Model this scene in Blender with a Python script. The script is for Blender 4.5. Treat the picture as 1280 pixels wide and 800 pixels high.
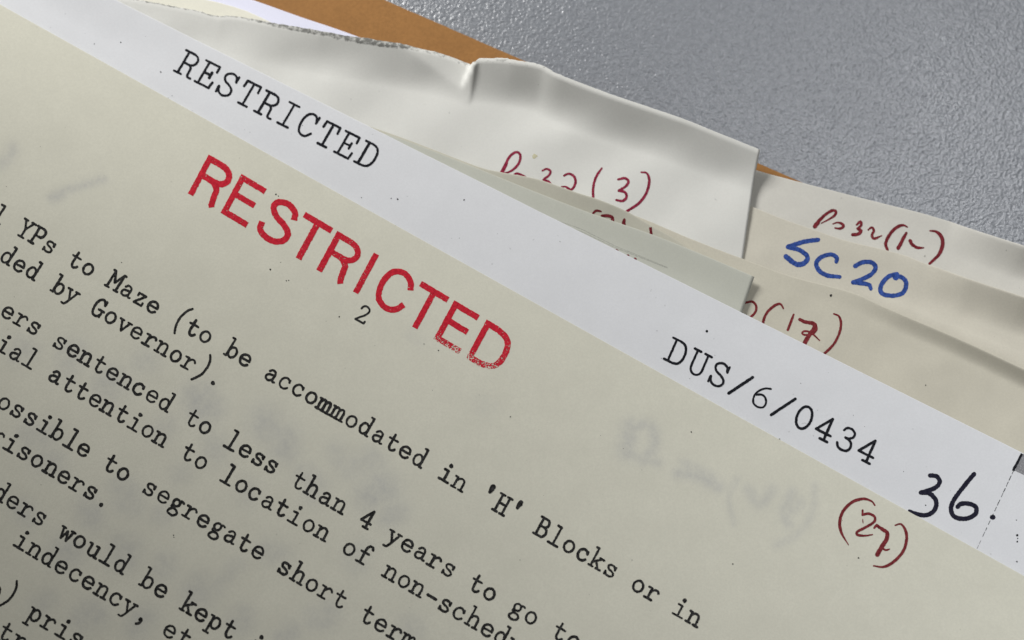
import bpy, math, random
import numpy as np
from mathutils import Vector, Matrix
from mathutils import noise as mnoise
from mathutils.bvhtree import BVHTree

random.seed(7); rng = np.random.default_rng(7)
for o in list(bpy.data.objects): bpy.data.objects.remove(o)
scene = bpy.context.scene
col = scene.collection
MM = 0.001

# ------------------------------------------------------------------ camera
F_PX, TILT, DIST, Z_PAGE = 1500.0, math.radians(9.0), 0.1637, 0.0046
cam_d = bpy.data.cameras.new('camera')
cam = bpy.data.objects.new('camera', cam_d); col.objects.link(cam)
cam.location = (0, -DIST*math.sin(TILT), Z_PAGE + DIST*math.cos(TILT))
cam.rotation_euler = (TILT, 0, 0)
cam_d.sensor_width = 36.0; cam_d.lens = 36.0*F_PX/1280.0
cam_d.clip_start = 0.01; cam_d.clip_end = 20.0
cam_d.dof.use_dof = True; cam_d.dof.focus_distance = 0.1625; cam_d.dof.aperture_fstop = 12.5
scene.camera = cam
scene.render.resolution_x, scene.render.resolution_y = 1024, 640

# ------------------------------------------------------------------ world + lamps (dim even ambient plus two small added lamps close above the papers)
world = bpy.data.worlds.new('World'); scene.world = world; world.use_nodes = True
bg = world.node_tree.nodes['Background']
bg.inputs[0].default_value = (1.0, 0.975, 0.92, 1); bg.inputs[1].default_value = 0.09

def area(name, loc, target, sx, sy, power, color, spread=180):
    l = bpy.data.lights.new(name, 'AREA'); l.shape = 'RECTANGLE'; l.size = sx; l.size_y = sy
    l.energy = power; l.color = color; l.spread = math.radians(spread)
    o = bpy.data.objects.new(name, l); col.objects.link(o)
    o.location = loc
    d = Vector(target) - Vector(loc)
    o.rotation_euler = d.to_track_quat('-Z', 'Y').to_euler()
    return o
area('added_left_lamp', (-0.15, 0.217, 0.175), (-0.007, 0.116, 0), 0.10, 0.10, 0.372, (1.0, 0.985, 0.965), 85.2)  # added lamp at upper left, aim and spread fitted so lower left darkens
area('added_right_lamp', (0.155, 0.125, 0.339), (0.133, -0.08, 0), 0.10, 0.10, 0.114, (0.98, 0.985, 1.0), 54.4)  # added narrow lamp, fitted to brighten the right and leave lower left dim

vs = scene.view_settings
vs.view_transform = 'Standard'; vs.look = 'None'; vs.gamma = 1.0; vs.exposure = 0.0; vs.use_curve_mapping = False
scene.render.engine = 'CYCLES'

# ------------------------------------------------------------------ photograph pixel -> point on a real surface
CAM_LOC = np.array(cam.location); ct, st = math.cos(TILT), math.sin(TILT)
def ray(px, py):
    x = (np.asarray(px, float) - 640)/F_PX; y = -(np.asarray(py, float) - 400)/F_PX; z = -np.ones_like(x)
    return np.stack([x, ct*y - st*z, st*y + ct*z], -1)
def at(px, py, z):
    d = ray(px, py); t = (z - CAM_LOC[2])/d[..., 2]
    return CAM_LOC + d*np.asarray(t)[..., None]
def pix(P):
    q = np.asarray(P) - CAM_LOC
    x = q[..., 0]; y = ct*q[..., 1] + st*q[..., 2]; z = -st*q[..., 1] + ct*q[..., 2]
    return 640 + F_PX*x/-z, 400 - F_PX*y/-z

# ------------------------------------------------------------------ materials
def new_mat(name):
    m = bpy.data.materials.new(name); m.use_nodes = True
    nt = m.node_tree; b = nt.nodes['Principled BSDF']
    return m, nt, b
def N(nt, kind, **kw):
    n = nt.nodes.new(kind)
    for k, v in kw.items():
        if k in n.inputs.keys(): n.inputs[k].default_value = v
        else: setattr(n, k, v)
    return n
def mix(nt, fac, a, b, mode='MIX'):
    n = nt.nodes.new('ShaderNodeMix'); n.data_type = 'RGBA'; n.blend_type = mode
    for i, v in ((0, fac), (6, a), (7, b)):
        if isinstance(v, (int, float)): n.inputs[i].default_value = v
        elif isinstance(v, tuple): n.inputs[i].default_value = (*v[:3], 1)
        else: nt.links.new(v, n.inputs[i])
    return n.outputs[2]
def ramp(nt, src, a, b, ca=0.0, cb=1.0):
    n = nt.nodes.new('ShaderNodeMapRange'); n.inputs[1].default_value = a; n.inputs[2].default_value = b
    n.inputs[3].default_value = ca; n.inputs[4].default_value = cb
    nt.links.new(src, n.inputs[0]); return n.outputs[0]
def noise(nt, scale, detail=3.0, rough=0.55, vec=None):
    n = N(nt, 'ShaderNodeTexNoise', Scale=scale, Detail=detail, Roughness=rough)
    if vec is None:
        tc = nt.nodes.get('coords') or N(nt, 'ShaderNodeTexCoord', name='coords')
        vec = tc.outputs['Object']
    nt.links.new(vec, n.inputs['Vector']); return n.outputs['Fac']

def paper(name, c, mottle=0.035, bump=0.25, stain=None, edge_dirt=None, translucent=0.0, grain=3600):
    m, nt, b = new_mat(name)
    big = noise(nt, 260, 4); fine = noise(nt, grain, 3, 0.7); fib = noise(nt, 9000, 2)
    lo = tuple(v*(1-mottle*.7) for v in c); hi = tuple(min(1, v*(1+mottle*.4)) for v in c)
    out = mix(nt, ramp(nt, big, .3, .7), lo, hi)
    out = mix(nt, ramp(nt, fine, .36, .64, 0, .55), out, tuple(v*(1-mottle*2.6) for v in c))
    fl = ramp(nt, noise(nt, 1300, 1.0), .79, .82)                 # sparse fibres and flecks
    out = mix(nt, fl, out, tuple(v*.8 for v in c))
    if stain is not None:
        at_ = N(nt, 'ShaderNodeAttribute', attribute_name='stain')
        mul = N(nt, 'ShaderNodeMath', operation='MULTIPLY')
        nt.links.new(at_.outputs['Fac'], mul.inputs[0]); nt.links.new(ramp(nt, noise(nt, 900, 4), .25, .7, .45, 1.0), mul.inputs[1])
        out = mix(nt, mul.outputs[0], out, stain)
    if edge_dirt is not None:
        at2 = N(nt, 'ShaderNodeAttribute', attribute_name='dirt')
        nz = noise(nt, 1700, 3, .65)
        add = N(nt, 'ShaderNodeMath', operation='ADD')
        nt.links.new(at2.outputs['Fac'], add.inputs[0]); nt.links.new(nz, add.inputs[1])
        sp = ramp(nt, add.outputs[0], 1.0, 1.26, 0, .85)
        out = mix(nt, sp, out, edge_dirt)
    nt.links.new(out, b.inputs['Base Color'])
    b.inputs['Roughness'].default_value = 0.82; b.inputs['Specular IOR Level'].default_value = 0.22
    bp = N(nt, 'ShaderNodeBump', Strength=bump, Distance=0.00003)
    ad = N(nt, 'ShaderNodeMath', operation='ADD')
    nt.links.new(fine, ad.inputs[0]); nt.links.new(fib, ad.inputs[1])
    nt.links.new(ad.outputs[0], bp.inputs['Height']); nt.links.new(bp.outputs[0], b.inputs['Normal'])
    return m

def ink(name, c, rough=0.85, vary=0.35, wear=False, cover=1.0):
    m, nt, b = new_mat(name)
    nz = noise(nt, 2600, 3, .6)
    nt.links.new(mix(nt, ramp(nt, nz, .35, .68), c, tuple(min(1, v*(1+vary)+.012*vary) for v in c)), b.inputs['Base Color'])
    b.inputs['Roughness'].default_value = rough; b.inputs['Specular IOR Level'].default_value = 0.06
    if wear:
        a = N(nt, 'ShaderNodeAttribute', attribute_name='wear')
        n2 = noise(nt, 5200, 2, .6)
        s = N(nt, 'ShaderNodeMath', operation='SUBTRACT')
        nt.links.new(n2, s.inputs[0]); nt.links.new(a.outputs['Fac'], s.inputs[1])
        nt.links.new(ramp(nt, s.outputs[0], 0.0, 0.10, 0.0, cover), b.inputs['Alpha'])
    elif cover < 1:
        nt.links.new(ramp(nt, noise(nt, 4200, 2), .3, .6, cover*.55, cover), b.inputs['Alpha'])
    return m

M_cream = paper('cream_bond_paper', (0.610, 0.604, 0.516), stain=(0.335, 0.345, 0.362), mottle=.05)
M_white = paper('white_copier_paper', (0.638, 0.652, 0.676), mottle=.03)
M_sage = paper('thin_grey_green_paper', (0.47, 0.48, 0.425))
M_sage2 = paper('thin_olive_paper', (0.49, 0.48, 0.405))
M_d = paper('worn_white_paper', (0.612, 0.615, 0.585), mottle=.03, edge_dirt=(0.085, 0.085, 0.078))
M_ivory = paper('ivory_paper', (0.515, 0.493, 0.412), mottle=.045)
M_ivory2 = paper('pale_ivory_paper', (0.535, 0.512, 0.438), mottle=.045)
M_ivory3 = paper('grey_ivory_paper', (0.555, 0.545, 0.50), mottle=.04)
M_cream2 = paper('yellowed_white_paper', (0.70, 0.69, 0.60))
M_lav = paper('cool_white_paper', (0.66, 0.67, 0.79), mottle=.015)
M_manila = paper('tan_card', (0.305, 0.150, 0.048), mottle=.11, bump=.6, grain=2400)
M_type = ink('typewriter_ink', (0.008, 0.008, 0.008), vary=2.0)
M_copy = ink('copier_toner', (0.008, 0.009, 0.012), vary=.6)
M_stamp = ink('red_stamp_ink', (0.41, 0.014, 0.028), vary=.45, wear=True, cover=.96)
M_maroon = ink('maroon_pen_ink', (0.150, 0.012, 0.030), vary=.9)
M_dmaroon = ink('dark_red_pen_ink', (0.105, 0.012, 0.017), vary=.9)
M_redbrown = ink('brick_red_pen_ink', (0.118, 0.016, 0.019), vary=.8)
M_blue = ink('blue_marker_ink', (0.019, 0.044, 0.172), vary=.9)
M_marker = ink('blue_black_marker_ink', (0.010, 0.010, 0.020), vary=.6)
M_pencil = ink('grey_pencil', (0.26, 0.265, 0.245), cover=.34)
M_graymark = ink('grey_copy_shadow', (0.10, 0.10, 0.11), wear=True, cover=.9)

def desk_mat():
    m, nt, b = new_mat('grey_textured_laminate')
    tc = N(nt, 'ShaderNodeTexCoord', name='coords')
    base = noise(nt, 1300, 4, .7); spk = noise(nt, 3000, 2, .6)
    c = mix(nt, ramp(nt, base, .32, .68), (0.154, 0.166, 0.186), (0.212, 0.227, 0.250))
    c = mix(nt, ramp(nt, spk, .60, .72, 0, .45), c, (0.33, 0.34, 0.36))
    nt.links.new(c, b.inputs['Base Color'])
    nt.links.new(ramp(nt, noise(nt, 45, 4, .6), .3, .7, .25, .35), b.inputs['Roughness']); b.inputs['Specular IOR Level'].default_value = 0.7
    v = N(nt, 'ShaderNodeTexVoronoi', Scale=2250.0); v.feature = 'SMOOTH_F1'
    nt.links.new(tc.outputs['Object'], v.inputs['Vector'])
    ad = N(nt, 'ShaderNodeMath', operation='ADD'); nt.links.new(v.outputs['Distance'], ad.inputs[0]); nt.links.new(noise(nt, 2900, 2, .6), ad.inputs[1])
    bp = N(nt, 'ShaderNodeBump', Strength=0.75, Distance=0.00012)
    nt.links.new(ad.outputs[0], bp.inputs['Height']); nt.links.new(bp.outputs[0], b.inputs['Normal'])
    return m
M_desk = desk_mat()

# ------------------------------------------------------------------ mesh helpers
def mesh_obj(name, verts, faces, mat, parent=None, smooth=True):
    me = bpy.data.meshes.new(name)
    me.from_pydata([tuple(v) for v in verts], [], faces); me.update()
    if smooth: me.polygons.foreach_set('use_smooth', [True]*len(me.polygons))
    me.materials.append(mat)
    o = bpy.data.objects.new(name, me); col.objects.link(o)
    if parent is not None: o.parent = parent
    return o
def set_attr(o, name, vals):
    a = o.data.attributes.new(name, 'FLOAT', 'POINT'); a.data.foreach_set('value', np.asarray(vals, np.float32))
def tag(o, label, cat, group=None):
    o['label'] = label; o['category'] = cat
    if group: o['group'] = group
def smooth01(t):
    t = np.clip(t, 0, 1); return t*t*(3-2*t)
def interp(x, pts):
    xs, ys = zip(*pts); return np.interp(x, xs, ys)
def catmull(P, n=8):
    P = np.asarray(P, float)
    if len(P) < 3: return P
    Q = np.vstack([2*P[0]-P[1], P, 2*P[-1]-P[-2]]); out = []
    for i in range(1, len(Q)-2):
        p0, p1, p2, p3 = Q[i-1], Q[i], Q[i+1], Q[i+2]
        for t in np.linspace(0, 1, n, endpoint=False):
            out.append(.5*(2*p1 + (p2-p0)*t + (2*p0-5*p1+4*p2-p3)*t*t + (3*p1-p0-3*p2+p3)*t**3))
    out.append(P[-1]); return np.array(out)

# ------------------------------------------------------------------ desk
d = 1.2
dk = mesh_obj('desk_top', [(-d, -.7, 0), (d, -.7, 0), (d, .9, 0), (-d, .9, 0), (-d, -.7, -.025), (d, -.7, -.025), (d, .9, -.025), (-d, .9, -.025)],
     [(0, 1, 2, 3), (7, 6, 5, 4), (0, 4, 5, 1), (1, 5, 6, 2), (2, 6, 7, 3), (3, 7, 4, 0)], M_desk, smooth=False)
dk['kind'] = 'structure'

# ------------------------------------------------------------------ sheets of paper
# A sheet hangs from its top edge: the edge's course is read off the photograph at the height the edge has,
# the rest of the leaf runs down from it, with the curl of its lip and a little waviness.
SHEETS = {}      # name -> (object, BVH)
UPPER = []       # BVHs of the sheets above, so a leaf never pokes through the one on top of it
def sheet(name, edge, zbase, down, length, mat, label, cat, lift=None, curl=(0.0, 4.5), step=0.5, rows=None,
          thick=0.10, wave=0.0, jitter=0.0, extra=None, smooth_edge=True, group=None, wrinkle=.09):
    """edge: [(px,py)...] left to right, lift: [(px x, mm)...] how far the lip stands up there, curl: (start, end) mm below the edge"""
    E = catmull(edge, 12) if smooth_edge else np.asarray(edge, float)
    # resample
    seg = np.r_[0, np.cumsum(np.hypot(*np.diff(E, axis=0).T))]
    n = max(8, int(seg[-1]/9.16/step))
    s = np.linspace(0, seg[-1], n+1)
    ex = np.interp(s, seg, E[:, 0]); ey = np.interp(s, seg, E[:, 1])
    sx, sy = ex.copy(), ey.copy()
    if jitter:
        k = np.cumsum(rng.normal(0, 1, n+1)); k -= np.interp(np.arange(n+1), np.linspace(0, n, 24), np.interp(np.linspace(0, n, 24), np.arange(n+1), k))
        ey = ey + jitter*(k*.5 + rng.normal(0, .5, n+1))*np.where(ex > 710, .35, 1)
    h = interp(ex, lift)*MM if lift else np.zeros(n+1)
    P0 = at(ex, ey, zbase*MM + h); P1 = at(sx, sy, zbase*MM + h); fray = P0 - P1
    dn = np.array(down, float); dn /= np.hypot(*dn)
    v = rows if rows is not None else np.r_[0, .09, np.arange(.3, 7, .25), np.arange(7, 30, 1.0), np.arange(30, length, 6.0), length]
    V = np.tile(v, (n+1, 1)); H = np.tile(h[:, None], (1, len(v)))
    cs, ce = curl
    T_ = np.clip((V-cs)/(ce-cs), 0, 1); Z = zbase*MM + H*(.35*(1-smooth01(T_)) + .65*(1-T_)**2)
    fade = np.exp(-V/.5)
    X = P1[:, 0][:, None] + fray[:, 0][:, None]*fade + dn[0]*V*MM; Y = P1[:, 1][:, None] + fray[:, 1][:, None]*fade + dn[1]*V*MM
    if wave:
        Z = Z + wave*MM*(np.sin(X*95+Y*60+zbase) * np.cos(Y*120-X*40+2*zbase))*smooth01(V/6)*.5
    if wrinkle:
        NZ = np.array([mnoise.noise(Vector((x*110+zbase*3, y*110, zbase)))*1.0 + .32*mnoise.noise(Vector((x*330, y*330+zbase*5, zbase))) for x, y in zip(X.ravel(), Y.ravel())]).reshape(X.shape)
        Z = Z + wrinkle*MM*NZ*(.25+.75*smooth01(V/5))
    if extra is not None:
        PX, PY = pix(np.stack([X, Y, Z], -1)); Z = Z + extra(PX, PY, V)*MM
    pts = np.stack([X, Y, Z], -1).reshape(-1, 3)
    for p in pts:                                               # stay below the leaves on top, above the desk
        for t in UPPER:
            hit = t.ray_cast(Vector((p[0], p[1], -1)), Vector((0, 0, 1)))
            if hit[0] is not None and p[2] > hit[0].z - .16*MM: p[2] = hit[0].z - .16*MM
        p[2] = max(p[2], .15*MM)
    m = len(v)
    faces = [(i*m+j, i*m+j+1, (i+1)*m+j+1, (i+1)*m+j) for i in range(n) for j in range(m-1)]
    o = mesh_obj(name, pts, faces, mat)
    tag(o, label, cat, group)
    bvh = BVHTree.FromPolygons([tuple(p) for p in pts], faces)
    UPPER.append(bvh)
    so = o.modifiers.new('thickness', 'SOLIDIFY'); so.thickness = thick*MM; so.offset = -1
    SHEETS[o.name] = (o, bvh, pts, V.reshape(-1))
    return o

def line_pts(a, b, x0, x1):
    s = (b[1]-a[1])/(b[0]-a[0]); return [(x, a[1] + s*(x-a[0])) for x in np.linspace(x0, x1, 5)]
dense = np.r_[0, .07, np.arange(.4, 118, .55), np.arange(118, 297, 8.0), 297]

# the cream page on top of everything
page = sheet('typed_page', line_pts((0, 5.5), (1136, 639.5), -268, 1400), 4.6, (-.49, -.87), 297, M_cream,
      'cream typewritten page with a red RESTRICTED stamp, topmost sheet of the pile', 'paper', step=.55, rows=dense, thick=.11, wave=.14, wrinkle=.05,
      lift=[(-268, .05), (500, .03), (1400, .05)], curl=(0, 9))
# the white photocopy under it
copy = sheet('photocopied_sheet', line_pts((145, 0), (1274, 564), -330, 1400), 4.25, (-.45, -.89), 297, M_white,
      'white photocopied sheet with RESTRICTED and DUS/6/0434 along its top margin', 'paper', thick=.09, wave=.12, wrinkle=.05, jitter=.08,
      lift=[(-330, .9), (100, .8), (240, .25), (420, .05), (1400, .1)], curl=(0, 6))
sage = sheet('thin_sheet', [(300, 98), (420, 146), (513, 178), (590, 208), (662, 237), (737, 266), (812, 292), (875, 317), (943, 346)], 3.85, (-.335, -.94), 290, M_sage,
      'pale grey-green thin sheet with a square corner, sticking out just above the white strip', 'paper',
      lift=[(300, 0), (560, .05), (760, .3), (943, .42)], curl=(.2, 4.2), thick=.07)
olive = sheet('thin_sheet', [(300, 92), (420, 142), (513, 176), (594, 207), (625, 215), (672, 224), (719, 240), (750, 250), (783, 264), (812, 281), (850, 303), (880, 330)], 3.5, (-.335, -.94), 288, M_sage2,
      'narrow olive sliver of thin sheet with tops of dark red handwriting, below the maroon (3)', 'paper',
      lift=[(300, 0), (560, .1), (700, .75), (760, .85), (830, .3), (880, .0)], curl=(.1, 3.6), thick=.07)
g17 = sheet('ivory_sheet', [(600, 255), (700, 262), (775, 266), (800, 272), (850, 293), (880, 305), (927, 323), (975, 341), (1005, 350), (1045, 360), (1074, 369), (1100, 381), (1130, 394), (1200, 424), (1280, 461), (1400, 518)], 3.15, (-.30, -.95), 290, M_ivory,
      'ivory sheet with brick-red handwritten (17), just above the white strip', 'paper',
      lift=[(560, 0), (960, .02), (1060, .2), (1130, .8), (1200, 1.1), (1280, 1.35), (1400, 1.5)], curl=(.1, 2.3), wave=.25, jitter=.25, wrinkle=.22)

def d_extra(px, py, v):
    z = np.zeros_like(px)
    # the torn flap left of the tear bends back down, right of the tear the lip stands up
    dd = ((px-505)*.594 - (py-58)*.805)/9.16                    # mm beyond the fold line
    z -= .50*np.log1p(np.exp(np.clip(dd/.22, -30, 30)))*.22*smooth01((592-px-(py-77)*.39)/5.0)
    # soft dents
    z += .12*np.exp(-((px-420)/70)**2-((py-95)/26)**2) + .15*np.exp(-((px-700)/80)**2-((py-170)/22)**2)
    z += .10*np.sin(px*.035+py*.05)*smooth01(v/5)
    return z
d3 = sheet('worn_sheet', [(40, -26), (120, -10), (175, 0), (219, 8), (250, 14), (272, 20), (291, 19.5), (334, 27), (372, 34), (409, 40), (456, 48), (500, 54), (520, 58), (545, 62), (566, 67), (585, 74), (594, 77.5), (600, 73), (620, 73), (644, 75), (675, 80.5), (697, 92), (756, 115), (850, 147), (905, 169), (950, 187)], 2.7, (-.165, -.985), 285, M_d,
      'worn white sheet with frayed dirty top edge and maroon handwritten (3)', 'paper',
      lift=[(40, .5), (270, .7), (400, 1.8), (540, 2.1), (600, 2.15), (640, 2.7), (700, 3.1), (850, 2.6), (950, 1.7)], curl=(.5, 6.0), step=.35, jitter=.45, extra=d_extra, thick=.09, wrinkle=.11)
f20 = sheet('ivory_sheet', [(700, 166), (850, 224), (942, 259), (974, 272), (1014, 286), (1055, 300), (1100, 311), (1130, 319), (1150, 327), (1171, 334), (1210, 348), (1280, 371), (1400, 411)], 2.2, (-.24, -.97), 288, M_ivory2,
      'ivory sheet with blue handwritten SC20', 'paper', lift=[(700, 0), (940, .12), (1120, .12), (1160, .5), (1210, 1.6), (1280, 2.5), (1400, 2.6)], curl=(.1, 5.0), wave=.3, jitter=.3, wrinkle=.22,
      extra=lambda px, py, v: .35*np.exp(-(((py-(370+(px-1080)*.43))/12)**2))*smooth01((px-1060)/70))
h12 = sheet('ivory_sheet', [(800, 170), (949, 214), (1067, 245), (1161, 269), (1220, 288), (1280, 307), (1400, 343)], 1.7, (-.22, -.975), 288, M_ivory3,
      'pale sheet with dark maroon handwritten (12), uppermost by the desk at right', 'paper', lift=[(800, .1), (949, .12), (1100, .2), (1190, .35), (1235, 1.4), (1280, 2.2), (1400, 2.4)], curl=(.2, 4.4), wave=.25, jitter=.2, wrinkle=.18)
k_ = sheet('yellowed_sheet', [(0, -60), (120, -26), (250, -2), (300, 11), (335, 26), (380, 50), (430, 80)], 2.2, (-.3, -.95), 280, M_cream2,
      'yellowed white sheet showing as a thin wedge between frayed edge and lavender-white sheet', 'paper', lift=[(0, .2), (430, .2)], jitter=.2)
j_ = sheet('cool_white_sheet', [(0, -112), (200, -40), (316, 0), (375, 21), (434, 41), (520, 74), (600, 110)], 1.7, (-.33, -.94), 280, M_lav,
      'cool lavender-white sheet lying on the tan folder at the top', 'paper', lift=[(0, .1), (600, .1)])
fold = sheet('card_folder', line_pts((481, 0), (975, 216), 0, 1010), 1.0, (-.40, -.915), 330, M_manila,
      'tan manila card folder under the sheets', 'folder', thick=.38, jitter=.15)

# ------------------------------------------------------------------ dirt and show-through stains
o, bvh, pts, V = SHEETS[d3.name]
px, py = pix(pts)
dirt = interp(px, [(170, .66), (290, .64), (330, .70), (420, .72), (505, .72), (525, .50), (600, .50), (690, .46), (715, .1), (760, 0)]) * \
       (1 - smooth01((V - interp(px, [(170, .05), (300, .08), (350, .45), (480, .75), (520, .45), (640, .6), (700, .2)]))/.5))
set_attr(o, 'dirt', dirt)

def soft_strokes(px, py, strokes):
    out = np.zeros_like(px)
    for pts_, w, s in strokes:
        P = catmull(pts_, 6); dmin = np.full_like(px, 1e9)
        for a, b in zip(P[:-1], P[1:]):
            ab = b-a; L2 = max(ab@ab, 1e-6)
            t = np.clip(((px-a[0])*ab[0]+(py-a[1])*ab[1])/L2, 0, 1)
            dmin = np.minimum(dmin, np.hypot(px-a[0]-t*ab[0], py-a[1]-t*ab[1]))
        out = np.maximum(out, s*np.exp(-(dmin/w)**2))
    return np.minimum(out, 1)
ghost = [([(64, 246), (78, 240), (100, 233), (130, 224)], 5, .42), ([(66, 248), (80, 241)], 7, .40), ([(2, 205), (12, 195), (16, 185)], 8, .35),
    # right: mirrored handwriting pressing through
    ([(788, 535), (783, 565)], 12, .40), ([(788, 535), (812, 532), (818, 556), (805, 575)], 8, .38), ([(784, 568), (822, 578)], 7, .34),
    ([(848, 592), (870, 594), (898, 608)], 8, .42), ([(855, 580), (890, 596)], 7, .28), ([(922, 598), (911, 622), (918, 655)], 4, .26),
    ([(935, 612), (950, 630), (965, 612), (955, 628)], 7, .33), ([(990, 616), (980, 640), (986, 655)], 7, .35), ([(1018, 606), (1016, 640), (996, 668), (970, 682)], 5, .26),
    ([(985, 640), (1000, 630)], 8, .3)]
# paragraphs typed on the back: soft blots in rows parallel to the lines
gr = random.Random(3)
for (x, y, w, s) in [(20, 440, 14, .30), (95, 450, 16, .30), (140, 475, 18, .34), (175, 455, 13, .26), (245, 497, 18, .46), (258, 488, 12, .38), (330, 530, 20, .40), (355, 548, 18, .42), (420, 565, 14, .26),
        (380, 590, 14, .28), (480, 612, 20, .45), (490, 640, 15, .38), (445, 580, 15, .3), (60, 545, 17, .30), (115, 640, 16, .38), (55, 575, 18, .30), (150, 610, 16, .30), (30, 640, 13, .3), (90, 690, 18, .36), (150, 680, 16, .32),
        (205, 640, 13, .26), (250, 730, 15, .34), (200, 715, 14, .28), (305, 770, 14, .32), (300, 705, 10, .24), (340, 690, 13, .26), (410, 765, 15, .34), (365, 790, 14, .34), (510, 780, 12, .26), (120, 770, 16, .34), (60, 750, 13, .28), (170, 785, 15, .34), (440, 700, 13, .22),
        (270, 560, 16, .28), (205, 540, 14, .25), (310, 610, 14, .22), (230, 590, 13, .24), (515, 420, 9, .14), (600, 500, 10, .12)]:
    P = [(x, y)]
    for k in range(gr.randint(2, 4)): P.append((P[-1][0] + gr.uniform(-13, 15), P[-1][1] + gr.uniform(-9, 13)))
    ghost.append((P, w*1.1, s*.93))
o, bvh, pts, V = SHEETS['typed_page']
px, py = pix(pts); set_attr(o, 'stain', soft_strokes(px, py, ghost)*1.15)

# ------------------------------------------------------------------ ink laid on a sheet
class Ink:
    def __init__(self, sheet_obj_bvh): self.bvh = sheet_obj_bvh; self.v = []; self.f = []; self.w = []; self.k = 0
    def _put(self, x, y, wear=0.0):
        d = ray(x, y); hit = self.bvh.ray_cast(Vector(CAM_LOC), Vector(d).normalized())
        if hit[0] is None: return None
        n = hit[1] if hit[1].z > 0 else -hit[1]
        self.v.append(hit[0] + n*(0.022 + 0.0007*(self.k % 25))*MM); self.w.append(wear); return len(self.v)-1
    def stroke(self, P, width, cap='round', rough=0.0, taper=(1, 1), wear=None):
        P = np.asarray(P, float); self.k += 1
        if len(P) == 1: return self.dot(P[0], width*.5)
        # densify
        seg = np.hypot(*np.diff(P, axis=0).T); keep = np.r_[True, seg > 1e-4]; P = P[keep]; seg = np.r_[0, np.cumsum(np.hypot(*np.diff(P, axis=0).T))]
        n = max(2, int(seg[-1]/1.6)+1); s = np.linspace(0, seg[-1], n)
        Q = np.stack([np.interp(s, seg, P[:, 0]), np.interp(s, seg, P[:, 1])], -1)
        T = np.gradient(Q, axis=0); T /= np.maximum(np.hypot(T[:, 0], T[:, 1]), 1e-9)[:, None]
        Nn = np.stack([-T[:, 1], T[:, 0]], -1)
        wd = np.full(n, width) if np.isscalar(width) else np.interp(np.linspace(0, 1, n), np.linspace(0, 1, len(width)), width)
        t = np.linspace(0, 1, n)
        wd = wd*np.where(t < .25, taper[0] + (1-taper[0])*smooth01(t/.25), 1)*np.where(t > .75, taper[1] + (1-taper[1])*smooth01((1-t)/.25), 1)
        hl = wd/2*(1 + rough*rng.normal(0, 1, n)); hr = wd/2*(1 + rough*rng.normal(0, 1, n))
        W = (lambda q: wear(q) if wear else 0.0)
        Ls = [self._put(*(q+a*h), W(q+a*h)) for q, a, h in zip(Q, Nn, hl)]; Rs = [self._put(*(q-a*h), W(q-a*h)) for q, a, h in zip(Q, Nn, hr)]
        for i in range(n-1):
            f = (Ls[i], Rs[i], Rs[i+1], Ls[i+1])
            if None not in f: self.f.append(f)
        if cap == 'round':
            for q, tt, nn, h, a, b in ((Q[0], -T[0], Nn[0], wd[0]/2, Ls[0], Rs[0]), (Q[-1], T[-1], Nn[-1], wd[-1]/2, Ls[-1], Rs[-1])):
                mid = [self._put(*(q + h*(math.cos(x)*nn + math.sin(x)*tt)), W(q)) for x in (math.pi*.25, math.pi*.5, math.pi*.75)]
                f = [a] + mid + [b]
                if None not in f: self.f.append(tuple(f))
    def dot(self, c, r, n=9, rough=.12):
        self.k += 1
        f = [self._put(c[0]+r*(1+rough*rng.normal())*math.cos(a), c[1]+r*(1+rough*rng.normal())*math.sin(a)) for a in np.linspace(0, 2*math.pi, n, endpoint=False)]
        if None not in f: self.f.append(tuple(f))
    def poly(self, pts, wear=0.0):
        self.k += 1
        f = [self._put(x, y, wear) for x, y in pts]
        if None not in f: self.f.append(tuple(f))
    def build(self, name, mat, parent, label=None):
        o = mesh_obj(name, self.v, self.f, mat, parent, smooth=False)
        # faces up
        me = o.data
        flip = [p.index for p in me.polygons if p.normal.z < 0]
        if flip:
            import bmesh
            bm = bmesh.new(); bm.from_mesh(me); bm.faces.ensure_lookup_table()
            bmesh.ops.reverse_faces(bm, faces=[bm.faces[i] for i in flip]); bm.to_mesh(me); bm.free()
        if any(self.w): set_attr(o, 'wear', self.w)
        if label: o['label'] = label
        return o

def ell(cx, cy, rx, ry, a0=0, a1=360, n=22):
    a = np.radians(np.linspace(a0, a1, n)); return [(cx+rx*math.cos(t), cy+ry*math.sin(t)) for t in a]
C = lambda *p: [tuple(q) for q in catmull(p, 6)]
L = lambda *p: list(p)
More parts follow.
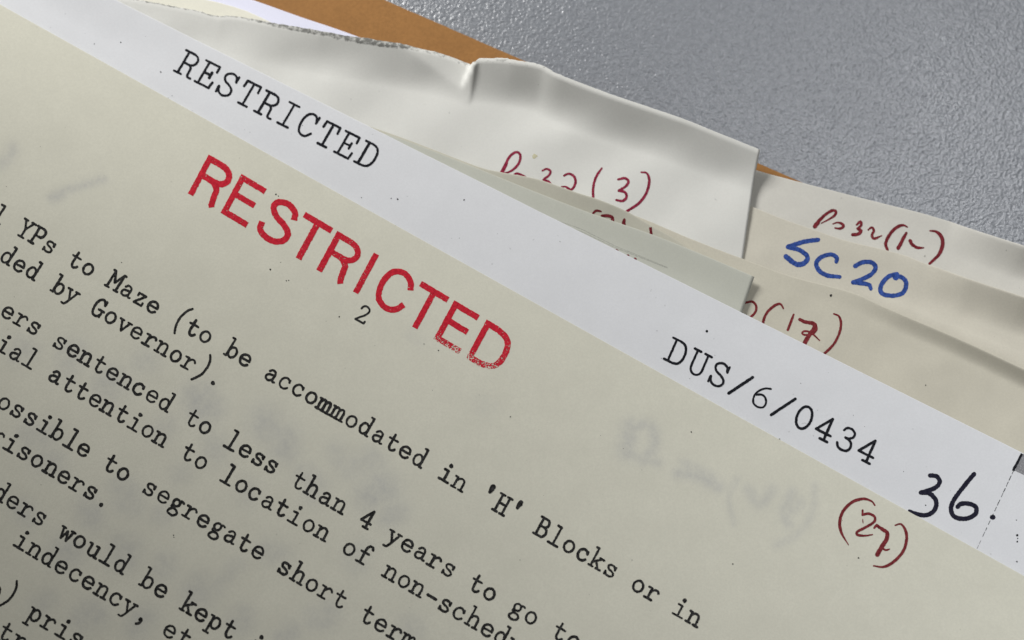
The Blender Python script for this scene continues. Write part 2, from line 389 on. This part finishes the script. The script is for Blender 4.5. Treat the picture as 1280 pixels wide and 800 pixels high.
# typewriter face, drawn as pen centre lines; x in hundredths of the pitch about the cell centre, y above the baseline
arch = C((-26, 44), (-12, 61), (6, 66), (21, 58), (25, 40))
GL = {
 'o': [ell(0, 33, 31, 33)], 'c': [C((25, 52), (12, 64), (-6, 66), (-24, 54), (-31, 33), (-24, 11), (-4, 0), (14, 2), (29, 15)), L((24, 62), (25, 48))],
 'e': [L((-30, 35), (31, 35)), C((31, 35), (26, 54), (8, 66), (-12, 64), (-28, 50), (-31, 30), (-22, 8), (-2, 0), (16, 2), (30, 13))],
 'a': [C((-23, 52), (-10, 65), (8, 65), (19, 54), (20, 34), (20, 14), (26, 2), (38, 4)), C((20, 38), (-4, 37), (-25, 29), (-29, 13), (-18, 1), (2, 1), (20, 15))],
 'd': [ell(-5, 33, 27, 33), L((23, 112), (23, 0)), L((6, 112), (23, 112)), L((23, 0), (38, 0))],
 'b': [ell(5, 33, 27, 33), L((-23, 112), (-23, 0)), L((-40, 112), (-23, 112)), L((-38, 0), (-23, 0))],
 'h': [L((-26, 112), (-26, 0)), L((-41, 112), (-26, 112)), L((-42, 0), (-10, 0)), arch, L((25, 42), (25, 0)), L((10, 0), (41, 0))],
 'n': [L((-26, 64), (-26, 0)), L((-42, 64), (-26, 64)), L((-42, 0), (-10, 0)), arch, L((25, 42), (25, 0)), L((10, 0), (41, 0))],
 'm': [L((-34, 64), (-34, 0)), L((-46, 64), (-34, 64)), C((-34, 48), (-22, 63), (-8, 64), (0, 50)), L((0, 50), (0, 0)), C((0, 48), (12, 63), (27, 64), (34, 48)), L((34, 50), (34, 0)), L((-46, 0), (-22, 0)), L((-10, 0), (12, 0)), L((24, 0), (47, 0))],
 'i': [L((2, 64), (2, 0)), L((-24, 64), (2, 64)), L((-32, 0), (34, 0)), 'dot:0,98,10'],
 'l': [L((2, 112), (2, 0)), L((-22, 112), (2, 112)), L((-33, 0), (35, 0))],
 'r': [L((-15, 64), (-15, 0)), L((-37, 64), (-15, 64)), L((-38, 0), (12, 0)), C((-15, 40), (-4, 56), (12, 66), (27, 63), (33, 54))],
 's': [C((25, 48), (16, 62), (0, 66), (-18, 62), (-24, 50), (-14, 38), (6, 33), (24, 24), (27, 12), (14, 1), (-6, 0), (-20, 6), (-27, 17)), L((25, 64), (25, 46)), L((-27, 0), (-27, 18))],
 't': [C((-9, 94), (-9, 60), (-9, 22), (-2, 4), (12, -1), (26, 6), (32, 14)), L((-32, 64), (26, 64))],
 'u': [C((-26, 64), (-26, 34), (-24, 10), (-8, -1), (10, 5), (24, 20)), L((24, 64), (24, 0)), L((-41, 64), (-26, 64)), L((8, 64), (24, 64)), L((24, 0), (40, 0))],
 'v': [L((-30, 64), (0, 0)), L((0, 0), (30, 64)), L((-43, 64), (-16, 64)), L((16, 64), (43, 64))],
 'w': [L((-35, 64), (-19, 0)), L((-19, 0), (0, 52)), L((0, 52), (19, 0)), L((19, 0), (35, 64)), L((-47, 64), (-22, 64)), L((22, 64), (47, 64))],
 'y': [L((-28, 64), (3, 2)), C((30, 64), (10, 18), (-4, -14), (-16, -32), (-34, -32)), L((-42, 64), (-14, 64)), L((16, 64), (42, 64))],
 'z': [L((-25, 64), (26, 64)), L((26, 64), (-27, 0)), L((-27, 0), (29, 0)), L((-25, 64), (-25, 48)), L((29, 0), (29, 18))],
 'k': [L((-25, 112), (-25, 0)), L((-40, 112), (-25, 112)), L((24, 64), (-25, 24)), L((-6, 40), (26, 0)), L((10, 64), (37, 64)), L((-40, 0), (-10, 0)), L((12, 0), (42, 0))],
 'p': [ell(5, 33, 27, 33), L((-24, 64), (-24, -36)), L((-40, 64), (-24, 64)), L((-41, -36), (-6, -36))],
 'g': [ell(-5, 44, 22, 21), C((14, 58), (22, 66), (36, 62)), C((-20, 28), (-26, 16), (-12, 9), (14, 6), (29, -8), (20, -26), (-4, -32), (-28, -26), (-29, -10), (-14, 6))],
 'f': [C((33, 98), (22, 111), (6, 110), (-6, 94), (-7, 60), (-7, 0)), L((-31, 64), (23, 64)), L((-32, 0), (22, 0))],
 'Y': [L((-30, 108), (0, 52)), L((30, 108), (0, 52)), L((0, 52), (0, 0)), L((-43, 108), (-16, 108)), L((16, 108), (43, 108)), L((-20, 0), (20, 0))],
 'P': [L((-23, 108), (-23, 0)), L((-40, 108), (8, 108)), ell(8, 80, 25, 28, 90, -90), L((8, 52), (-23, 52)), L((-41, 0), (-4, 0))],
 'M': [L((-33, 108), (-33, 0)), L((33, 108), (33, 0)), L((-33, 108), (0, 42)), L((0, 42), (33, 108)), L((-47, 0), (-19, 0)), L((19, 0), (47, 0)), L((-46, 108), (-33, 108)), L((33, 108), (46, 108))],
 'G': [C((26, 86), (14, 104), (-4, 108), (-24, 92), (-32, 54), (-24, 14), (-4, 0), (18, 4), (31, 20)), L((31, 44), (31, 4)), L((6, 44), (42, 44)), L((27, 106), (27, 82))],
 'H': [L((-26, 108), (-26, 0)), L((26, 108), (26, 0)), L((-26, 56), (26, 56)), L((-42, 108), (-10, 108)), L((10, 108), (42, 108)), L((-42, 0), (-10, 0)), L((10, 0), (42, 0))],
 'B': [L((-23, 108), (-23, 0)), L((-40, 108), (6, 108)), ell(6, 83, 20, 25, 90, -90), L((6, 58), (-23, 58)), L((6, 58), (8, 58)), ell(8, 29, 25, 29, 90, -90), L((8, 0), (-40, 0))],
 'R': [L((-23, 108), (-23, 0)), L((-40, 108), (4, 108)), ell(4, 81, 27, 27, 90, -90), L((4, 54), (-23, 54)), C((4, 54), (17, 46), (20, 28), (21, 8), (27, 0), (40, 0)), L((-41, 0), (-7, 0))],
 'E': [L((-22, 108), (-22, 0)), L((-40, 108), (29, 108)), L((29, 108), (30, 80)), L((-22, 56), (10, 56)), L((11, 70), (11, 42)), L((-38, 0), (31, 0)), L((31, 0), (34, 30))],
 'S': [C((27, 80), (18, 101), (-2, 108), (-22, 98), (-28, 80), (-16, 62), (8, 52), (27, 36), (27, 14), (10, 0), (-10, 0), (-26, 14), (-30, 30)), L((28, 106), (28, 78)), L((-31, 2), (-31, 30))],
 'T': [L((0, 108), (0, 0)), L((-33, 108), (33, 108)), L((-33, 108), (-35, 78)), L((33, 108), (35, 78)), L((-21, 0), (21, 0))],
 'I': [L((0, 108), (0, 0)), L((-25, 108), (25, 108)), L((-26, 0), (26, 0))],
 'C': [C((27, 84), (16, 103), (-3, 108), (-23, 94), (-32, 56), (-24, 14), (-2, 0), (16, 4), (31, 24)), L((29, 106), (28, 76))],
 'D': [L((-22, 108), (-22, 0)), L((-40, 108), (-2, 108)), C((-2, 108), (20, 100), (33, 74), (33, 34), (20, 8), (-2, 0)), L((-2, 0), (-40, 0))],
 'U': [C((-25, 108), (-25, 60), (-24, 20), (-10, 1), (10, 1), (24, 20), (25, 60), (25, 108)), L((-40, 108), (-10, 108)), L((10, 108), (40, 108))],
 '0': [ell(0, 54, 31, 54, 0, 360, 30)], '/': [L((-32, -6), (34, 112))],
 '6': [C((24, 103), (2, 94), (-20, 68), (-29, 36), (-20, 8), (2, 0), (24, 10), (29, 32), (18, 54), (-2, 60), (-22, 48))],
 '3': [C((-24, 88), (-14, 104), (6, 108), (24, 96), (24, 76), (8, 62), (-6, 60)), C((-6, 60), (18, 54), (30, 34), (24, 10), (2, 0), (-20, 6), (-30, 22))],
 '4': [L((14, 108), (14, 0)), L((14, 108), (-34, 32)), L((-34, 32), (34, 32)), L((-4, 0), (31, 0))],
 '2': [C((-27, 80), (-20, 100), (0, 108), (22, 98), (26, 78), (10, 48), (-14, 22), (-30, 0)), L((-30, 0), (29, 0)), L((29, 0), (31, 14))],
 '(': [C((30, 142), (6, 112), (-8, 70), (-10, 30), (-2, -8), (12, -40))], ')': [C((-12, 142), (6, 112), (13, 74), (8, 28), (-10, -8), (-34, -40))],
 "'": ['wedge:0,116,-3,80'], '.': ['dot:0,5,11'], ',': ['dot:2,6,11', C((8, 4), (6, -12), (-10, -26))], '-': ['bold:-29,36,30,36'],
}
def type_text(ink_, text, to_px, c0, weight, rough=.10, jit=1.3, heavy=(), light=()):
    for i, ch in enumerate(text):
        if ch == ' ': continue
        jx, jy = random.gauss(0, jit), random.gauss(0, jit); w = weight*random.uniform(.94, 1.08)
        if i in heavy: w *= 1.14
        if i in light: w *= .8
        for s in GL[ch]:
            if isinstance(s, str):
                kind, v = s.split(':'); v = [float(q) for q in v.split(',')]
                if kind == 'dot': ink_.dot(to_px(c0+i+(v[0]+jx)/100, (v[1]+jy)/100), weight*.92)
                elif kind == 'wedge':
                    ink_.stroke([to_px(c0+i+(v[0]+jx)/100, v[1]/100), to_px(c0+i+(v[2]+jx)/100, v[3]/100)], [weight*2.2, weight*2.0, weight*1.5], rough=rough)
                else: ink_.stroke([to_px(c0+i+v[0]/100, v[1]/100), to_px(c0+i+v[2]/100, v[3]/100)], weight*1.3, rough=rough)
            else:
                ink_.stroke([to_px(c0+i+(x+jx)/100, (y+jy)/100) for x, y in s], w*random.uniform(.9, 1.1), rough=rough)

# the page's typing grid: elite pitch, columns across, lines down
HG = np.array([[16.0311, -10.5372, 25.693], [9.01316, 15.6904, 295.609], [-8.53744e-4, -1.815446e-3, 1.0]])
def grid(c, r):
    q = HG @ np.array([c, r, 1.0]); return q[0]/q[2], q[1]/q[2]
bv_page = SHEETS['typed_page'][1]
LINES = [("l YPs to Maze (to be accommodated in 'H' Blocks or in", -2, 0, 'typed line ending in Blocks or in'), ('ded by Governor).', 0, 2, None), ('ers sentenced to less than 4 years to go to', 2, 5, None),
         ('ial attention to location of non-schedu', 3, 7, None), ('ossible to segregate short term', 5, 10, None), ('risoners.', 6, 12, None),
         ('ders would be kept i', 8, 15, None), ('indecency, et', 11, 17.0, None), ('o) prise', 11, 20, None), ('tr', 13, 22.0, None)]
FIX = {17.0: (-1.0, -4.5), 20: (-1.0, 2.0), 5: (1.0, .6), 10: (1, 1.2), 12: (-2, .3)}
for text, c0, row, lab in LINES:
    fx = FIX.get(row, (0, 0)); k = Ink(bv_page)
    f = lambda c, y, row=row, fx=fx: tuple(np.add(grid(c, row-y*1.06), fx))
    heavy = (text.find('mm'), text.find('mm')+1) if 'mm' in text else ()
    type_text(k, text, f, c0, 3.1, heavy=heavy)
    k.build('typed_line', M_type, page)
k = Ink(bv_page)
type_text(k, '2', lambda c, y: (449 + c*17.3 + y*9.0, 401.5 + c*9.4 - y*16.8), 0, 2.5, rough=.06)
k.build('page_number', M_type, page)

# red rubber stamp: grotesque capitals, butt ends, patchy ink
e1 = np.array([.860, .5105]); up = np.array([26.2, -48.6]); o0 = np.array([238.0, 243.5])
st_px = lambda s, h: tuple(o0 + e1*s + up*h)
WS = 7.7
def stamp_letter(strokes, idx):
    k = Ink(bv_page)
    def wear(q):
        rel = np.asarray(q)-o0; A = np.stack([e1, up], 1); s, h = np.linalg.solve(A, rel)
        w = .25 + .05*math.sin(s*.9)*math.cos(h*7) + .03*math.sin(s*.13+1)
        if s > 350: w += .21*max(0, (.32-h)/.32)
        if 195 < s < 240: w += .05
        if s > 425: w += .05
        return w
    for s in strokes:
        P = [st_px(*p) for p in s]; k.stroke(P, WS*random.uniform(.96, 1.04), cap='flat', rough=.05, wear=wear)
    return k
def arc(cx, cy, rx, ry, a0, a1, n=16): return ell(cx, cy, rx, ry, a0, a1, n)
h_ = .068
def sR(x): return [[(x, 0), (x, 1)], [(x, 1-h_), (x+19, 1-h_)], arc(x+19, .725, 14, .725-.52+.0, 90, -90), [(x+19, .52), (x, .52)], [(x+14, .52), (x+19, .5), (x+26, .40), (x+27.5, .2), (x+29, .05), (x+31, 0)]]
def sE(x, w=33): return [[(x, 0), (x, 1)], [(x, 1-h_), (x+w, 1-h_)], [(x, .53), (x+w*.9, .53)], [(x, h_), (x+w, h_)]]
def sT(x): return [[(x-20, 1-h_), (x+20, 1-h_)], [(x, .93), (x, 0)]]
def sS(x): return [catmull([(x+32, .70), (x+29, .86), (x+17, .95), (x+4, .87), (x+2, .72), (x+10, .58), (x+23, .50), (x+33, .38), (x+33, .20), (x+24, .07), (x+11, .05), (x, .14), (x-2, .31)], 6)]
def sC(x): return [catmull([(x+35, .68), (x+30, .85), (x+18, .945), (x+5, .84), (x, .6), (x, .4), (x+5, .16), (x+18, .055), (x+30, .14), (x+36, .33)], 6)]
def sD(x): return [[(x, 0), (x, 1)], [(x, 1-h_), (x+14, 1-h_)], catmull([(x+14, .932), (x+29, .86), (x+36, .66), (x+36, .34), (x+29, .14), (x+14, .068)], 6), [(x+14, h_), (x, h_)]]
root = bpy.data.objects.new('red_stamp', None); col.objects.link(root); root.parent = page
root.empty_display_size = .01; root['label'] = 'red rubber-stamped RESTRICTED with worn lower right end'
for i, s in enumerate([sR(0), sE(47.5), sS(97), sT(157), sR(187), [[(240, 0), (240, 1)]], sC(264), sT(326), sE(357), sD(404)]):
    stamp_letter(s, i).build('stamped_letter', M_stamp, root)

# handwriting: pen paths read off the photograph, inked onto the leaf they are on
def Z(ox, oy, sc, *pts): return [(ox + x/sc, oy + y/sc) for x, y in pts]
def write(sheet_name_bvh, parent, name, mat, strokes, label=None):
    k = Ink(sheet_name_bvh)
    for P, w, tp in strokes:
        k.stroke(catmull(P, 7), w, rough=.06, taper=tp)
    return k.build(name, mat, parent, label)

BV = lambda o_: SHEETS[o_.name][1]
# (27) on the cream page
z = lambda *p: Z(1020, 600, 6.667, *p)
write(BV(page), page, 'handwritten_number', M_redbrown, [
    (z((490, 210), (460, 175), (390, 157), (300, 185), (225, 260), (197, 350), (212, 440), (270, 540)), 3.9, (.5, .35)),
    (z((388, 252), (388, 290)), 2.6, (1, 1)), (z((388, 290), (440, 280), (488, 306), (482, 350), (405, 398), (342, 432), (348, 458), (410, 464), (470, 455)), 3.4, (1, .5)),
    (z((388, 325), (392, 360)), 1.2, (.6, .6)), (z((485, 400), (508, 374), (525, 398)), 3.2, (.8, 1)), (z((508, 380), (560, 415), (592, 440), (588, 490), (555, 545), (510, 622)), [3.6, 5.0, 5.6, 5.8], (1, 1)),
    (z((545, 562), (580, 584), (612, 575)), 2.6, (1, .6)), (z((660, 377), (708, 367), (745, 420), (754, 500), (722, 600), (640, 686), (560, 724), (480, 715)), 3.9, (.5, .5))],
    'brick-red handwritten (27)')
# 36. in marker on the photocopy
z = lambda *p: Z(1080, 520, 4, *p)
write(BV(copy), copy, 'handwritten_number', M_marker, [
    (z((330, 297), (364, 302), (378, 332), (350, 362), (284, 383)), 5.6, (1, 1)), (z((284, 383), (328, 388), (360, 425), (352, 470), (315, 495), (270, 491), (226, 473)), 5.8, (1, .6)),
    (z((550, 290), (500, 350), (450, 418), (434, 468), (455, 505), (510, 513), (556, 490), (558, 455), (522, 438), (482, 440), (468, 454)), 5.8, (1, 1)), (z((640, 506), (646, 506)), 6, (1, 1))],
    'dark marker handwritten 36.')
# photocopied typing on the white sheet
k = Ink(BV(copy))
type_text(k, 'RESTRICTED', lambda c, y: (227.8 + 24.97*c + y/1.08*15, 93.3 + 12.6*c - y/1.08*25.6), 0, 3.1, rough=.08, jit=.8)
k.build('copied_heading', M_copy, copy)
k = Ink(BV(copy))
type_text(k, 'DUS/6/0434', lambda c, y: (840.5 + 26.45*c + y/1.08*11.6, 454 + 13.5*c - y/1.08*26.4), 0, 3.2, rough=.07, jit=.8, heavy=(3, 5, 3), light=(4,))
k.build('copied_reference', M_copy, copy)
# copied page edge, dark corner and toner specks
k = Ink(BV(copy))
P = np.array([(1267, 588), (1221, 686)])
t = 0
while t < .98:
    dt = random.uniform(.03, .09); a = P[0]+(P[1]-P[0])*t; b = P[0]+(P[1]-P[0])*min(1, t+dt*.8)
    k.stroke([a, b], random.uniform(.4, .9), rough=.25); t += dt*random.uniform(1, 1.5)
k.build('copied_edge_line', M_copy, copy)
k = Ink(BV(copy))
k.stroke([(1278.2, 565.5), (1272, 577.5), (1266.3, 588.5)], [3.2, 3.4, 3.6], cap='flat', rough=.1)
k.build('copied_corner_edge', M_copy, copy)
k = Ink(BV(copy))
k.stroke([(1290.5, 570.8), (1285, 582.2), (1279.5, 593.6)], 24.6, cap='flat', rough=.01)
k.build('copied_corner_shadow', ink('grey_toner_haze', (0.17, 0.17, 0.18), cover=.72), copy)
k = Ink(BV(copy))
for x, y, r in [(1270.5, 650, .7), (1271.5, 669, 1.5), (1271.5, 677, 1.2), (1272, 673, .8), (1271, 702, 1.0), (883.5, 414, 1.7), (580, 250, .9), (497, 249, 1.2), (489, 248, .7), (452, 247, .6), (974, 549.5, 1.2), (151, 53, .8), (201, 90, .9), (118, 55, .6), (1157, 631.5, .8), (700, 262+40, .5)]:
    k.dot((x, y), r)
for i in range(26):
    x = random.uniform(60, 1260); y = 6+x*.53 + random.uniform(-70, 20); k.dot((x, y), random.uniform(.25, .5))
o = k.build('toner_specks', M_copy, copy); o['kind'] = 'stuff'
k = Ink(BV(page))
for x, y, r in [(338, 337, 1.1), (358, 351, .8), (361, 350.5, .7), (424, 396, .9), (351, 328, .5), (152, 328, .6), (638, 521, .8), (217, 669, .8), (217.4, 671.5, .6), (864, 540, .8), (916, 705, .9), (1073, 697.5, 1.0), (975, 551, 1.3), (345, 243, 1.0), (348, 245, .7), (548, 438, .8), (530, 430, .6), (790, 700, .5), (650, 700, .5)]:
    k.dot((x, y), r)
for i in range(40): k.dot((random.uniform(0, 1280), random.uniform(100, 800)), random.uniform(.2, .42))
o = k.build('ink_specks', M_type, page); o['kind'] = 'stuff'
# Po32(3) on the worn sheet
z = lambda *p: Z(600, 160, 5.333, *p)
write(BV(d3), d3, 'handwritten_reference', M_maroon, [
    (z((140, 298), (165, 250), (200, 188), (240, 161), (267, 176), (264, 222), (236, 264), (192, 294), (160, 300)), 3.2, (1, .7)), (z((146, 296), (160, 268), (184, 232)), [4.6, 4.6, 2.4], (1, .6)),
    (z((222, 316), (242, 303), (272, 311), (318, 337)), 2.9, (.7, 1)), (z((415, 285), (445, 272), (470, 290), (455, 320), (422, 345), (455, 355), (478, 382)), 2.9, (.7, 1)),
    (z((560, 318), (592, 305), (626, 322), (637, 360), (622, 398), (602, 411), (572, 392), (543, 392)), 3.2, (.8, .6)), (z((812, 268), (776, 322), (755, 390), (754, 460)), 3.3, (.7, 1)),
    (z((920, 343), (965, 335), (990, 356), (970, 390), (925, 418)), 3.3, (.8, 1)), (z((925, 418), (965, 427), (977, 460), (950, 486), (908, 480)), 3.3, (1, .8)), (z((1075, 295), (1112, 302), (1128, 350), (1110, 430), (1060, 500), (978, 556)), 3.5, (.6, .9))],
    'maroon handwritten Po32(3), its foot hidden')
k = Ink(BV(d3)); k.dot((668, 195), 3.2, 11, .18); k.build('yellow_spot', ink('yellow_stain', (.50, .47, .28), cover=.6), d3)
# tops of (31) on the olive sliver, pencil line and ink dots on the grey-green one
write(BV(olive), olive, 'handwritten_reference', M_dmaroon, [
    (z((752, 570), (775, 551), (808, 556)), 3.0, (.8, .6)), (z((812, 584), (850, 585), (880, 595), (884, 625)), 4.2, (.7, 1)), (z((962, 610), (958, 640), (966, 672)), 4.6, (.7, 1)), (z((1126, 636), (1136, 665), (1142, 725)), 3.6, (1, 1))],
    'tops of dark red handwriting')
k = Ink(BV(sage))
for x, y, r in [(770.5, 312.6, 1.5), (785, 319.4, 1.9), (794, 323.8, 2.0), (772, 313.5, 1.2)]: k.dot((x, y), r)
k.build('ink_dots', M_dmaroon, sage)
k = Ink(BV(sage))
for dy in (0, 3.2): k.stroke([(660, 263+dy), (726, 286+dy), (770, 308+dy*.6), (834, 334+dy*.3)], .8, rough=.3)
k.build('pencil_line', M_pencil, sage)
# Po32(12)
z = lambda *p: Z(1000, 260, 6.4, *p)
write(BV(h12), h12, 'handwritten_reference', M_dmaroon, [
    (z((118, 148), (150, 105), (200, 56), (252, 22), (284, 24), (280, 55), (232, 90), (170, 122)), [4.6, 4.2, 3.8, 3.8, 3.4, 2.4, 2.2], (1, .7)), (z((118, 148), (150, 108)), 5.4, (1, .7)),
    (z((262, 128), (300, 116), (338, 128), (347, 148), (318, 165), (280, 160)), [1.6, 2.2, 3.4, 3.8, 3.4, 2.6], (1, .8)), (z((452, 135), (484, 108), (490, 135), (463, 165)), 3.4, (.7, 1)), (z((463, 165), (490, 186), (460, 210), (420, 214)), 4.2, (1, 1)),
    (z((545, 175), (575, 155), (590, 182), (575, 216), (592, 245), (652, 222)), 3.3, (.6, .5)), (z((858, 152), (820, 137), (760, 164), (706, 230), (685, 290), (700, 335)), 4.2, (.5, .8)),
    (z((850, 200), (785, 322)), [3.4, 4.6, 4.8], (1, 1)), (z((880, 262), (900, 295), (940, 318), (988, 318)), [4.6, 4.0, 3.6, 2.6], (1, .7)), (z((1040, 182), (1090, 190), (1130, 228), (1141, 290), (1112, 370), (1035, 446)), [3.0, 4.4, 5.0, 4.8, 4.2, 3.4], (.7, .9))],
    'dark maroon handwritten Po32(12)')
k = Ink(BV(h12)); k.dot((1156, 320.3), 1.4); k.dot((1258, 313), 1.0); k.build('ink_dots', M_pencil, h12)
# SC20
z2 = lambda *p: Z(880, 150, 3.2, *p)
write(BV(f20), f20, 'handwritten_reference', M_blue, [
    (z2((456, 479), (400, 487), (335, 508)), 5.6, (1, 1)), (z2((335, 508), (385, 522), (414, 548), (400, 573), (366, 576), (328, 546)), [5.2, 5.6, 6.0, 6.4, 6.6], (1, 1)),
    (z((290, 430), (294, 398), (248, 372), (172, 392), (130, 440), (150, 498), (220, 540), (318, 551)), [5.0, 5.4, 5.6, 5.8, 5.8], (1, .8)),
    (z((440, 465), (500, 434), (572, 436), (604, 476), (570, 530), (482, 576), (424, 595)), 5.5, (1, 1)), (z((424, 595), (500, 603), (552, 615), (566, 648)), 5.6, (1, .8)),
    (z((775, 528), (705, 550), (648, 620), (655, 682), (738, 702), (820, 680), (850, 612), (826, 562), (758, 540)), 5.6, (1, 1)), (z((745, 535), (762, 568), (790, 545)), 4.4, (1, 1))],
    'blue handwritten SC20')
# 2(17)
z = lambda *p: Z(900, 360, 7.11, *p)
write(BV(g17), g17, 'handwritten_reference', M_redbrown, [
    (z((205, 140), (230, 130), (290, 122), (322, 165), (310, 220), (270, 258), (225, 275)), 3.1, (.8, 1)), (z((562, 182), (540, 145), (500, 148), (432, 200), (396, 260), (376, 330)), 3.4, (.6, 1)), (z((655, 235), (602, 372)), 3.3, (.7, 1)),
    (z((708, 280), (760, 303), (832, 316), (835, 360), (785, 430), (752, 490)), [4.2, 4.6, 5.0, 5.4, 5.6, 5.6], (1, 1)), (z((850, 320), (858, 370), (820, 410), (762, 418), (730, 405), (745, 385), (805, 395), (885, 466)), 2.6, (1, .6)),
    (z((1012, 230), (1055, 250), (1075, 310), (1060, 400), (1010, 500), (926, 585)), 3.3, (.7, 1))],
    'brick-red handwritten (17), its first letters hidden')
k = Ink(BV(g17)); k.dot((1038.5, 369.3), 1.7); k.dot((1157, 481.5), .8); k.build('ink_dots', M_type, g17)
